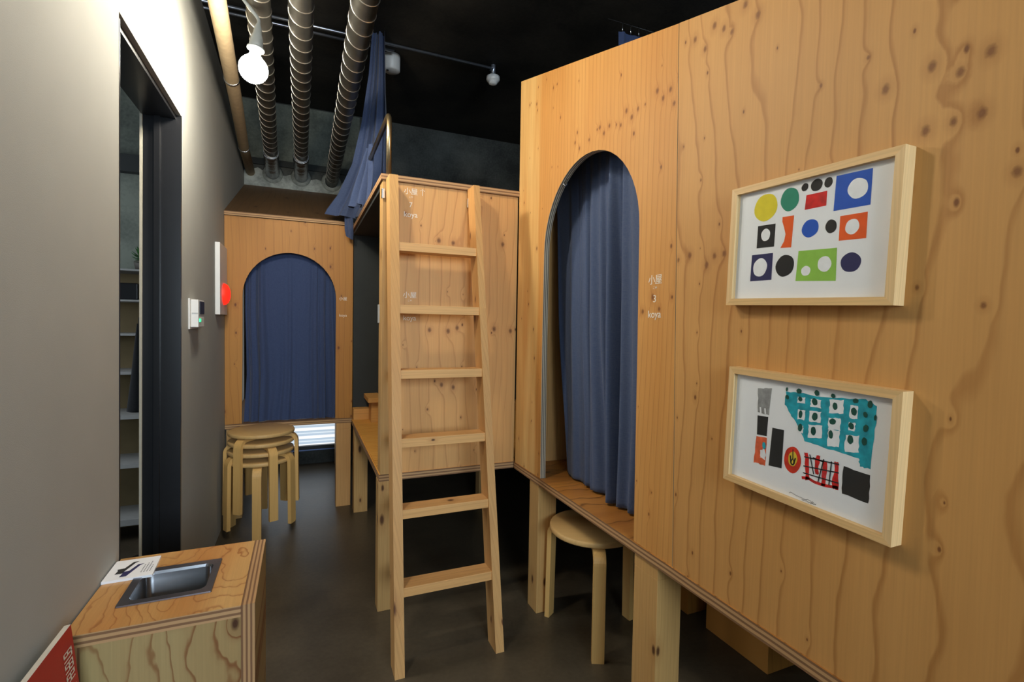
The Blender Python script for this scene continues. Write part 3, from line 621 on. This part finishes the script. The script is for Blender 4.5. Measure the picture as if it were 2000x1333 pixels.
def art_painted(put, rnd, asp):
    put('grey', ragged([(.1734, .8902), (.2734, .9144), (.2667, .6671), (.1802, .6653)], rnd, .004), 0)
    for x in (.2, .235): stroke(put, 'white', [(x, .72), (x+.006, .668)], .008, asp, 1)
    put('ink', [(.1816, .6385), (.2634, .6465), (.2605, .4673), (.1855, .459)], 0)
    put('coral', ragged([(.1784, .4436), (.2607, .4491), (.2596, .1935), (.1743, .1883)], rnd, .005), 0)
    put('white', ragged([(.235, .36), (.259, .37), (.258, .24), (.215, .26)], rnd, .01), 1)
    put('teal', blob((.246, .375, .014, .03), rnd, .1), 2)
    put('ink', [(.2987, .5597), (.3821, .5646), (.3817, .2201), (.2874, .2066)], 0)
    put('teal', ragged([(.378, .9087), (.4956, .9219), (.5933, .9126), (.7715, .9429), (.8532, .9568), (.9141, .9207), (.9075, .6794), (.9031, .441), (.8431, .439), (.8395, .5003), (.7539, .499), (.6371, .5105), (.5232, .518), (.4689, .6338), (.4155, .7242), (.3794, .7949)], rnd, .005, 4), 0)
    for q in ([(.4584, .8834), (.5091, .8876), (.5098, .8361), (.4591, .8311)], [(.5436, .8856), (.6086, .8937), (.6097, .8238), (.5447, .8142)], [(.6582, .9095), (.7377, .9216), (.7396, .8139), (.6601, .7989)],
              [(.7723, .8956), (.8139, .8992), (.8159, .7941), (.7743, .789)], [(.464, .7746), (.5145, .7804), (.5157, .6952), (.4651, .688)], [(.5432, .7831), (.6121, .7944), (.6135, .7042), (.5445, .6909)],
              [(.657, .7609), (.7282, .7743), (.7299, .6777), (.6586, .662)], [(.7714, .7595), (.8082, .7635), (.8094, .6977), (.7726, .6928)], [(.478, .6432), (.5084, .6448), (.5093, .5799), (.4789, .5776)],
              [(.5429, .6672), (.6269, .6857), (.6286, .5781), (.5445, .5567)], [(.6614, .6629), (.7273, .6769), (.7296, .5435), (.6636, .5265)], [(.7597, .6525), (.8346, .6707), (.8371, .5419), (.7621, .5204)]):
        put('white', ragged(q, rnd, .004), 1)
    for e in ((.3842, .9301, .0075, .0173), (.4669, .9324, .0164, .0234), (.5795, .9422, .0161, .0227), (.6766, .9421, .0125, .0183), (.8016, .9337, .0148, .0199), (.8767, .9269, .0141, .0274), (.3903, .862, .0129, .02),
              (.478, .8671, .0132, .0221), (.57, .8665, .0182, .029), (.6914, .8626, .0151, .0279), (.7966, .8488, .0149, .0329), (.857, .8422, .0111, .023), (.9074, .8337, .0061, .0226), (.4859, .7373, .0131, .0326),
              (.5766, .744, .0181, .033), (.6836, .7354, .0197, .0245), (.7878, .7336, .015, .0261), (.8639, .7399, .0134, .0288), (.4894, .6232, .0152, .0327), (.5737, .6218, .0173, .0344), (.6782, .6288, .0144, .0321),
              (.7882, .6262, .0151, .0381), (.8618, .638, .0151, .029)):
        put('darkgreen', blob(e, rnd, .08, 16), 2)
    put('scarlet', blob((.4517, .3256, .0557, .1189), rnd, .03), 0); put('yolk', blob((.4538, .3357, .0291, .0667), rnd, .06), 1)
    stroke(put, 'ink', [(.437, .36), (.445, .29), (.46, .285), (.472, .35)], .006, asp, 2); stroke(put, 'ink', [(.452, .42), (.455, .34), (.44, .30)], .004, asp, 2); stroke(put, 'ink', [(.455, .34), (.47, .30)], .004, asp, 2)
    put('ink', ragged([(.7616, .4035), (.904, .3937), (.9052, .179), (.7612, .1877)], rnd, .003), 0)
    for q in ([(.5266, .42), (.5503, .4239), (.5702, .2071), (.5458, .1894)], [(.5979, .4218), (.6243, .4322), (.6201, .2749), (.5993, .2656)], [(.6482, .3987), (.6711, .403), (.6699, .1959), (.6375, .1932)], [(.7114, .4195), (.7335, .4175), (.7418, .1992), (.7044, .1998)]):
        put('red', ragged(q, rnd, .005), 0)
    stroke(put, 'red', [(.52, .2), (.56, .215), (.6, .2), (.66, .2), (.74, .22)], .012, asp, 0)
    for q in ([(.5281, .3852), (.7381, .4071)], [(.5262, .3057), (.7393, .34)], [(.527, .2468), (.7425, .2576)], [(.5622, .4181), (.5936, .2631)], [(.6479, .4137), (.623, .2121)], [(.6936, .4135), (.6879, .217)], [(.5819, .4001), (.6483, .3886)]):
        stroke(put, 'ink', q, .0045, asp, 2)
    for x0, y0, x1, y1 in ((.445, .033, .62, .022), (.53, .012, .62, .012)):           # pencilled signature, unreadable in the photo
        n = 26; pts = [(x0+(x1-x0)*i/n, y0+(y1-y0)*i/n+rnd.uniform(-.006, .010)) for i in range(n+1)]
        stroke(put, 'pencil', pts, .0015, asp, 1)
picture(.6743, 1.4283, .3505, .2617, math.radians(1.75), 'upper framed print with cut out coloured circles and squares', art_shapes)
picture(.6640, 1.0262, .3545, .2612, math.radians(1.75), 'lower framed print with a teal painted grid and red stripes', art_painted)

# ------------------------------------------------------------------ the two-tier hut in the middle
bunk = thing('bunk_hut', (.75, Y7, 0), 'two tier plywood bunk hut with the ladder leaning against it', 'hut')
MB().box(.760, XR-.001, Y7, Y7+.022, .597, 1.843, bevel=0).build('front_panel', 'ply_middle', bunk)
MB().box(.749, .788, Y7-.006, Y7+.075, .597, 1.843, bevel=.0015).build('corner_stud', 'pine', bunk)
MB().box(.742, 2.02, Y7-.014, YB-.006, 1.843, 1.869, faces={'-y': 1, '-x': 1}).build('roof', ['ply_roof', 'edge_z'], bunk)
MB().box(.744, 2.02, Y7-.004, 3.40, .567, .597, faces={'-y': 1, '-x': 1, '+z': 2}).build('platform', ['ply_roof', 'edge_z', 'plank_floor'], bunk)
pl = MB()
for i in range(14): pl.box(.75, 2.0, Y7+.03+i*.09, Y7+.03+i*.09+.086, .597, .6015)
pl.build('slats', 'plank_floor', bunk)
post(.742, .806, Y7-.004, Y7+.072, .567, bunk); post(.752, .838, 3.31, 3.395, .567, bunk); post(1.54, 1.605, 3.10, 3.17, .567, bunk)
MB().box(.752, 2.0, 3.36, 3.44, .597, .672, bevel=.002).build('rear_beam', 'pine_beam', bunk)
MB().box(.848, .955, 3.23, 3.355, .6015, .735, bevel=.002).box(.825, .915, 3.20, 3.44, .735, .765, bevel=.002).build('step_block', 'pine_beam', bunk)
MB().box(.755, 2.02, 3.442, 3.458, .597, 1.843).build('inner_wall', 'dark_paint_and_shade', bunk)
MB().box(.752, 1.98, Y7+.08, 3.44, 1.822, 1.8425).build('roof_shade_panel', 'dark_paint_and_shade', bunk)  # dark sheet added below the roof, its colour paints in the shade there
MB().box(1.99, 2.01, Y7+.03, 3.44, .5, 1.843).build('side_wall', 'dark_paint_and_shade', bunk)
g = MB()
g.tube([(.785, 2.20, 1.869), (.785, 2.20, 2.115), (.785, 2.205, 2.135), (.785, 2.222, 2.149), (.785, 2.25, 2.152), (.785, 2.95, 2.152)], .0115, 14).tube([(.785, 2.95, 2.152), (.785, 2.95, 1.869)], .0115, 14)
g.build('guard_rail', 'brass_pipe', bunk)
for x in (.746, 1.118):
    MB().box(x-.002, x+.010, Y7-.022, Y7-.005, 1.765, 1.805, bevel=.001).build('bracket', 'chrome', bunk)
MB().box(.744, .750, Y7+.055, Y7+.080, 1.245, 1.325, bevel=.001).build('strike_plate', 'grey_plastic', bunk)
lettering([('小屋', .030, 0, .062), ('こや', .009, 0, .046), ('7', .030, 0, .006), ('koya', .032, 0, -.036)], (.868, Y7, 1.738), X, Z, bunk)
aw = MB()
for q in ([(-.0012, -.014), (.0012, -.014), (.0012, .014), (-.0012, .014)], [(-.0012, .0125), (.0012, .0155), (-.0085, .0045), (-.0105, .006)][::-1], [(.0012, .0125), (-.0012, .0155), (.0085, .0045), (.0105, .006)]):
    f = aw.bm.faces.new([aw.bm.verts.new((.918+a, Y7-.0008, 1.812+b)) for a, b in q])
aw.build('arrow', 'lettering_white', bunk)
lettering([('小屋', .030, 0, .062), ('こや', .009, 0, .046), ('koya', .030, 0, -.036)], (.868, Y7, 1.295), X, Z, bunk)

# ladder
lad = thing('leaning_ladder', (.95, 1.7, 0), 'six rung pine ladder leaning on the middle bunk hut', 'ladder')
def rail(xb0, xb1, xt0, xt1):
    fy0, fy1, dpt = 1.690, 2.035, .085
    z1 = 1.846
    MB().hexa([(xb0, fy0, 0), (xb1, fy0, 0), (xb1, fy0+dpt, 0), (xb0, fy0+dpt, 0), (xt0, fy1, z1), (xt1, fy1, z1), (xt1, fy1+dpt, z1), (xt0, fy1+dpt, z1)]).build('side_rail', 'pine_ladder', lad)
rail(.742, .777, .762, .797); rail(1.120, 1.154, 1.118, 1.145)
for z in (1.569, 1.318, 1.066, .811, .557, .290):
    y = 1.690+.345*z/1.846
    xa = .777+.020*z/1.846; xb = 1.120-.002*z/1.846
    MB().box(xa-.0005, xb+.0005, y+.004, y+.078, z-.034, z, bevel=.0015).build('rung', 'pine_rung', lad)

# ------------------------------------------------------------------ the rear hut
rear = thing('sleeping_hut', (.38, YB, 0), 'rear plywood hut with a navy curtained arch behind the stool stack', 'hut')
xl, xr2, zs = .098, .645, 1.395
hole = [(xl-.004, .5985), (xl, 1.0)] + [(.3725-.2735*math.cos(i/24*PI), zs+.285*math.sin(i/24*PI)) for i in range(25)] + [(xr2, 1.0), (xr2, .5985)]
out = [(.002, .597)] + hole + [(.752, .597), (.752, 1.885), (.002, 1.885)]
MB().prism([(x, YB, z) for x, z in out], (0, .022, 0), 0, 1).build('arch_panel', ['ply_rear', 'edge_arch'], rear)
rs = .386
MB().hexa([(.002, YB-.016, 1.885), (.756, YB-.016, 1.885), (.756, YW-.005, 1.885+rs*1.152), (.002, YW-.005, 1.885+rs*1.152),
           (.002, YB-.016, 1.909), (.756, YB-.016, 1.909), (.756, YW-.005, 1.909+rs*1.152), (.002, YW-.005, 1.909+rs*1.152)], faces={2: 1}).build('roof', ['ply_roof', 'edge_z'], rear)
MB().box(.002, .752, YB-.004, YW-.02, .567, .597, faces={'-y': 1, '+x': 1}).build('platform', ['ply_roof', 'edge_z'], rear)
MB().prism([(.730, YB+.022, .597), (.730, YW-.02, .597), (.730, YW-.02, 2.30), (.730, YB+.022, 1.885)], (.022, 0, 0)).build('side_wall', 'ply_inside', rear)
post(.650, .744, YB-.002, YB+.09, .567, rear, mat='pine_ladder'); post(.010, .095, YB, YB+.09, .567, rear)
post(.705, .748, YW-.12, YW-.03, .567, rear); post(.010, .095, YW-.12, YW-.03, .567, rear)
lettering([('小屋', .026, 0, .055), ('koya', .026, 0, -.055)], (.690, YB, 1.335), X, Z, rear)
cn = curtain('c', '', [(.108, 3.532, 1.72), (.104, 3.532, 1.3), (.112, 3.532, .9), (.100, 3.522, .5972)], [(.70, 3.532, 1.72), (.70, 3.532, 1.2), (.70, 3.532, .8), (.70, 3.522, .5972)], .35, 7, .036, 'rear').build('hanging_curtain', 'cloth_navy')
tag(cn, 'navy curtain closing the arch of the rear hut', 'curtain'); rebase(cn, (.38, 3.532, .6))

# blue curtain of the loft
m = curtain('c', '', [(.838, 3.24, 3.055), (.822, 3.25, 2.8), (.785, 3.28, 2.5), (.735, 3.32, 2.25), (.655, 3.38, 2.06), (.595, 3.41, 1.97), (.580, 3.415, 1.935)], [(.905, 3.22, 3.055), (.915, 3.22, 2.7), (.925, 3.20, 2.4), (.93, 3.18, 2.15), (.92, 3.16, 1.95), (.90, 3.15, 1.885)], .6, 3.0, .075, 'loft', nu=200)
f2 = curtain('c', '', [(.785, 2.90, 2.22), (.738, 2.92, 2.07), (.702, 2.94, 1.95), (.682, 2.95, 1.895)], [(.800, 2.86, 2.24), (.800, 2.84, 2.10), (.795, 2.80, 2.0), (.778, 2.78, 1.885)], .6, 2.4, .05, 'flap', nu=70, nv=30)
me = bpy.data.meshes.new('t'); f2.bm.to_mesh(me); f2.bm.free(); m.bm.from_mesh(me); bpy.data.meshes.remove(me)
f3 = curtain('c', '', [(.690, 3.36, 2.0), (.692, 3.36, 1.85), (.700, 3.37, 1.80)], [(.735, 3.33, 2.0), (.732, 3.33, 1.85), (.730, 3.35, 1.78)], .6, 1.2, .03, 'tail', nu=40, nv=16)
me = bpy.data.meshes.new('t'); f3.bm.to_mesh(me); f3.bm.free(); m.bm.from_mesh(me); bpy.data.meshes.remove(me)
cl = m.build('loft_curtain', 'cloth_loft')
tag(cl, 'blue loft curtain gathered at the ceiling and spilling over the hut roofs', 'curtain'); rebase(cl, (.8, 3.2, 1.89))

# curtain above and behind the large hut
up_c = thing('ceiling_curtain', (2.4, 2.35, 2.1), 'dark blue curtain hung on hooks just above the sloping edge of the large hut', 'curtain')
curtain('c', '', [(2.05, 2.34, 2.885), (2.06, 2.34, 2.1)], [(2.95, 2.34, 2.885), (2.95, 2.34, 2.1)], .9, 9, .05, 'upper', nu=160, nv=10).build('cloth', 'cloth_navy', up_c)
MB().tube([(1.98, 2.34, 2.935), (3.0, 2.34, 2.935)], .0018, 6).build('curtain_wire', 'black_steel', up_c)
for i in range(9):
    x = 2.07+i*.055
    MB().tube([(x, 2.34, 2.945), (x+.004, 2.336, 2.93), (x, 2.335, 2.905), (x+.004, 2.336, 2.885)], .0028, 6).build('hook', 'chrome', up_c)

# ------------------------------------------------------------------ stools
def leg_mesh(ang):
    w_, th = .046, .020
    path = [(.07, .4075), (.145, .4075)]
    for i in range(1, 9):
        a = PI/2*i/8; path.append((.145+.044*math.sin(a), .3635+.044*math.cos(a)))
    path += [(.191, .2), (.194, 0)]
    mb = MB(); rings = []
    ca, sa = math.cos(ang), math.sin(ang)
    for i, (r, z) in enumerate(path):
        a = path[max(i-1, 0)]; b = path[min(i+1, len(path)-1)]
        tx, tz = b[0]-a[0], b[1]-a[1]; l = math.hypot(tx, tz); nx, nz = tz/l*-1, tx/l      # inward or outward normal
        ring = []
        for sn, sw in ((-1, -1), (1, -1), (1, 1), (-1, 1)):
            rr_, zz = r+nx*sn*th/2, z+nz*sn*th/2
            if i == len(path)-1: zz = 0
            q = sw*w_/2
            ring.append(mb.bm.verts.new((rr_*ca-q*sa, rr_*sa+q*ca, zz)))
        rings.append(ring)
    for A, Bq in zip(rings, rings[1:]):
        for k in range(4):
            mb.bm.faces.new((A[k], A[(k+1) % 4], Bq[(k+1) % 4], Bq[k]))
    mb.bm.faces.new(rings[0]); mb.bm.faces.new(rings[-1])
    bmesh.ops.recalc_face_normals(mb.bm, faces=mb.bm.faces[:])
    return mb
def make_stool():
    t = thing('round_stool', (0, 0, 0), 'round birch stool', 'stool')
    MB().lathe([(0, .440), (.172, .440), (.1765, .4375), (.178, .432), (.178, .424), (.1765, .420), (.172, .418), (0, .418)], (0, 0, 0), 48).build('seat', 'birch', t)
    for k in range(3): leg_mesh(2*PI/3*k).build('leg', 'birch_leg', t)
    return t
stool0 = make_stool(); used = [False]
def put_stool(x, y, z, rot, label, group=None):
    if not used[0]: t = stool0; used[0] = True
    else:
        t = stool0.copy(); COL.objects.link(t)
        for c in stool0.children:
            q = c.copy(); COL.objects.link(q); q.parent = t
    t.location = (x, y, z); t.rotation_euler = (0, 0, math.radians(rot)); t['label'] = label; t['_b'] = (x, y, z)
    if group: t['group'] = group
    return t
put_stool(1.536, 1.684, 0, -115, 'single round birch stool tucked under the large hut', 'birch stools')
for k, (rot, lb) in enumerate(((-92, 'lowest birch stool of the stack, its three legs reaching the floor'), (-30, 'second birch stool up in the stack by the painted wall'),
                               (-68, 'third birch stool up, just under the topmost one of the stack'), (-125, 'topmost birch stool of the stack by the rear hut'))):
    put_stool(.216+.002*k, 3.245, .0535*k, rot, lb, 'birch stools')

# ------------------------------------------------------------------ hand-washing cabinet
cab = thing('sink_cabinet', (.17, 1.4, 0), 'low plywood cabinet with a small inset steel basin by the door', 'cabinet')
zt = .612
ox0, ox1, oy0, oy1 = .075, .243, 1.318, 1.468
tp = MB(); tp.prism([(.004, 1.222, zt), (.318, 1.222, zt), (.318, 1.574, zt), (.004, 1.574, zt)], (0, 0, -.026), 0, 1, hole=[(ox0, oy0, zt), (ox1, oy0, zt), (ox1, oy1, zt), (ox0, oy1, zt)])
tp.build('countertop', ['ply_swirl', 'edge_z'], cab)
MB().box(.3185, .346, 1.222, 1.574, 0, zt, faces={'-y': 1, '+z': 1}).build('side_panel', ['ply_swirl_front', 'edge_x'], cab)
MB().box(.006, .032, 1.226, 1.574, 0, zt-.0265, faces={'-y': 1}).build('side_panel', ['ply_swirl_front', 'edge_x'], cab)
MB().box(.0325, .318, 1.2255, 1.244, 0, zt-.0265).build('front_panel', 'ply_swirl_front', cab)
MB().box(.0325, .318, 1.556, 1.574, 0, zt-.0265).build('back_panel', 'ply_swirl_front', cab)
b = MB()
def rr(x0, x1, y0, y1, r, z, n=5):
    P = []
    for cx, cy, a0 in ((x1-r, y1-r, 0), (x0+r, y1-r, 90), (x0+r, y0+r, 180), (x1-r, y0+r, 270)):
        for i in range(n+1):
            a = math.radians(a0+90*i/n); P.append((cx+r*math.cos(a), cy+r*math.sin(a), z))
    return P
R0 = [b.bm.verts.new(p) for p in rr(.066, .249, 1.306, 1.480, .003, zt+.0005)]
R1 = [b.bm.verts.new(p) for p in rr(.0665, .2485, 1.3065, 1.4795, .003, zt+.0035)]
R2 = [b.bm.verts.new(p) for p in rr(.083, .233, 1.326, 1.461, .018, zt+.0025)]
R3 = [b.bm.verts.new(p) for p in rr(.085, .231, 1.328, 1.459, .018, zt-.004)]
R4 = [b.bm.verts.new(p) for p in rr(.088, .228, 1.331, 1.456, .018, zt-.095)]
R5 = [b.bm.verts.new(p) for p in rr(.105, .211, 1.348, 1.439, .012, zt-.112)]
for i, (A, Bq) in enumerate(zip((R0, R1, R2, R3, R4), (R1, R2, R3, R4, R5))):
    for k in range(len(A)):
        f = b.bm.faces.new((A[k], A[(k+1) % len(A)], Bq[(k+1) % len(A)], Bq[k])); f.material_index = 1 if i < 2 else 0; f.smooth = i > 2
b.bm.faces.new(R5)
bas = b.build('sink_basin', ['basin_steel', 'basin_rim'], cab); bas['label'] = 'small stainless steel basin'
MB().lathe([(.0, .003), (.012, .003), (.018, .001), (.018, 0)], (.158, 1.394, zt-.112), 20).build('drain', 'chrome', cab)
# instruction card on the worktop
card = MB(); cm = ['paper', 'ink_navy', 'ink_ink', 'ink_pencil']
cz0, cz1 = zt, zt+.006
card.hexa([(.003, 1.436, cz0), (.104, 1.438, cz0), (.0985, 1.546, cz0), (.003, 1.546, cz0), (.003, 1.436, cz1), (.104, 1.438, cz1), (.0985, 1.546, cz1), (.003, 1.546, cz1)])
def flat(pts, mi, dz=.0004):
    f = card.bm.faces.new([card.bm.verts.new((x, y, cz1+dz)) for x, y in pts]); f.material_index = mi; f.normal_update()
    if f.normal.z < 0: f.normal_flip()
def dipper(x, y, mi):      # a small silhouette: square cup with a slanting handle
    flat([(x, y-.015), (x+.014, y-.015), (x+.020, y+.006), (x+.030, y+.040), (x+.037, y+.046), (x+.024, y+.046), (x+.013, y+.014), (x-.001, y+.012), (x+.002, y+.002)], mi)
dipper(.020, 1.482, 2); dipper(.034, 1.464, 1)
for i, (x, n) in enumerate(((.074, 6), (.080, 7), (.086, 8), (.092, 5))):
    for k in range(n): flat([(x, 1.46+k*.0075), (x+.0022, 1.46+k*.0075), (x+.0022, 1.4645+k*.0075), (x, 1.4645+k*.0075)], 3)
cd = card.build('notice_card', cm); tag(cd, 'white notice card with two dark silhouettes lying behind the basin', 'card'); rebase(cd, (.05, 1.49, zt))
# red board leaning on the wall
sg = thing('red_board', (.06, .9, 0), 'red board with white lettering leaning on the wall before the cabinet', 'sign')
zb = .660
A0, A1 = Vector((.100, 0, 0)), Vector((.036, 0, zb))
upv = (A1-A0).normalized(); nrm = upv.cross(Vector((0, 1, 0))).normalized()
if nrm.x < 0: nrm = -nrm
def bp(y, s_, c): return A0+Vector((0, y, 0))+upv*s_+nrm*c
HL = (A1-A0).length
MB().hexa([bp(.62, 0, -.010), bp(1.176, 0, -.010), bp(1.176, 0, 0), bp(.62, 0, 0), bp(.62, HL, -.010), bp(1.176, HL, -.010), bp(1.176, HL, 0), bp(.62, HL, 0)], faces={4: 1}).build('board', ['foam_edge', 'sign_red'], sg)
rs_ = random.Random(5)      # white printed characters, too oblique to read in the photo
gl = None
def gbar(y0, y1, s0, s1):
    f = gl.bm.faces.new([gl.bm.verts.new(bp(y, s_, .0006)) for y, s_ in ((y0, s0), (y1, s0), (y1, s1), (y0, s1))]); f.normal_update()
    if f.normal.dot(nrm) < 0: f.normal_flip()
def glyph(y, s_, w_, h_):
    global gl
    gl = MB(); k = w_*.14
    for q in (0, .45, .86): gbar(y, y+w_, s_+h_*q, s_+h_*q+h_*.13)
    for q in (0, .43, .86): gbar(y+w_*q, y+w_*q+k, s_+rs_.choice((0, h_*.45)), s_+h_)
    gl.build('printed_character', 'lettering_white', sg)
for i in range(3): glyph(1.131, HL-.052-i*.021, .034, .017)
for i in range(2): glyph(1.143, HL-.120-i*.016, .022, .012)
for y in (1.082, 1.094):
    gl = MB(); gbar(y, y+.003, HL-.13, HL-.062); gl.build('printed_stroke', 'lettering_white', sg)

# ------------------------------------------------------------------ wall devices
t = thing('intercom', (0, 2.52, 1.21), 'white wall intercom with a green light beside the doorway', 'intercom')
MB().box(.0, .006, 2.435, 2.60, 1.205, 1.335, bevel=.001).build('back_plate', 'white_plastic', t)
MB().box(.006, .034, 2.452, 2.585, 1.213, 1.331, bevel=.003).build('body', 'white_plastic', t)
MB().box(.034, .037, 2.475, 2.575, 1.27, 1.324).build('screen', 'black_plastic', t)
MB().box(.034, .0375, 2.470, 2.495, 1.236, 1.250).build('indicator', 'led_green', t)
MB().box(.010, .0345, 2.4505, 2.4525, 1.272, 1.275).build('seam_line', 'grey_plastic', t)
t = thing('alarm_panel', (0, 3.25, 1.27), 'shallow white alarm panel with a glowing red lamp by the rear hut', 'alarm')
MB().box(.0, .024, 3.125, 3.40, 1.275, 1.672, bevel=.002).build('panel', 'white_plastic', t)
MB().lathe([(.062, 0), (.060, .012), (.048, .024), (.026, .032), (0, .034)], (.024, 3.262, 1.393), 28, axis=X).build('lamp', 'alarm_red', t)

# ------------------------------------------------------------------ side room
sh = thing('shelving_unit', (-.9, 3.4, 0), 'tall timber backed shelving unit seen through the doorway', 'shelves')
MB().box(-1.5, -.2, 3.555, 3.575, 0, 1.515).build('back_panel', 'shelf_back', sh)
for x in (-1.5, -.22): MB().box(x, x+.02, 3.30, 3.555, 0, 1.515).build('side_panel', 'shelf_back', sh)
for z, h in ((1.515, .010), (1.347, .010), (1.161, .012), (.951, .016), (.712, .024), (.441, .026), (.128, .035)):
    MB().box(-1.48, -.22, 3.30, 3.555, z-h, z, bevel=.001).build('shelf_board', 'shelf_board', sh)
pt = thing('potted_plant', (-.385, 3.42, 1.515), 'leafy plant in a dark pot on the top shelf', 'plant')
MB().lathe([(0, 0), (.045, 0), (.055, .05), (.05, .055), (0, .05)], (-.385, 3.42, 1.515), 20).build('pot', 'pot', pt)
lf = MB()
for i in range(60):
    a = random.uniform(0, 2*PI); e = random.uniform(-.1, 1.2); l = random.uniform(.05, .10)
    d_ = Vector((math.cos(a)*math.cos(e), math.sin(a)*math.cos(e), math.sin(e))); s_ = d_.cross(Vector(Z)).normalized()*.012; c_ = Vector((-.385, 3.42, 1.565))
    p = [c_+d_*l*.3, c_+d_*l*.65+s_, c_+d_*l, c_+d_*l*.65-s_]
    n_ = s_.cross(d_).normalized()*.0012
    lf.hexa([q-n_ for q in p]+[q+n_ for q in p])
lf.build('foliage', 'leaf', pt)
bk = MB().box(-.55, -.40, 3.33, 3.5, 1.347, 1.44, bevel=.006).build('storage_box', 'black_plastic'); tag(bk, 'black box on the second shelf through the doorway', 'box'); rebase(bk, (-.47, 3.4, 1.347))
um = thing('closed_parasol', (-.300, 2.98, 0), 'dark grey closed parasol on a thin pole beyond the doorway', 'parasol')
MB().lathe([(.004, 1.22), (.014, 1.12), (.03, .95), (.046, .80), (.048, .785), (.036, .780), (0, .80)], (-.312, 2.98, 0), 24).build('canopy', 'cloth_grey', um)
MB().tube([(-.300, 2.98, .03), (-.300, 2.98, 1.25)], .010, 12).build('pole', 'black_steel', um)
MB().lathe([(0, 0), (.09, 0), (.09, .02), (.02, .03), (0, .03)], (-.300, 2.98, 0), 28).build('foot', 'black_steel', um)
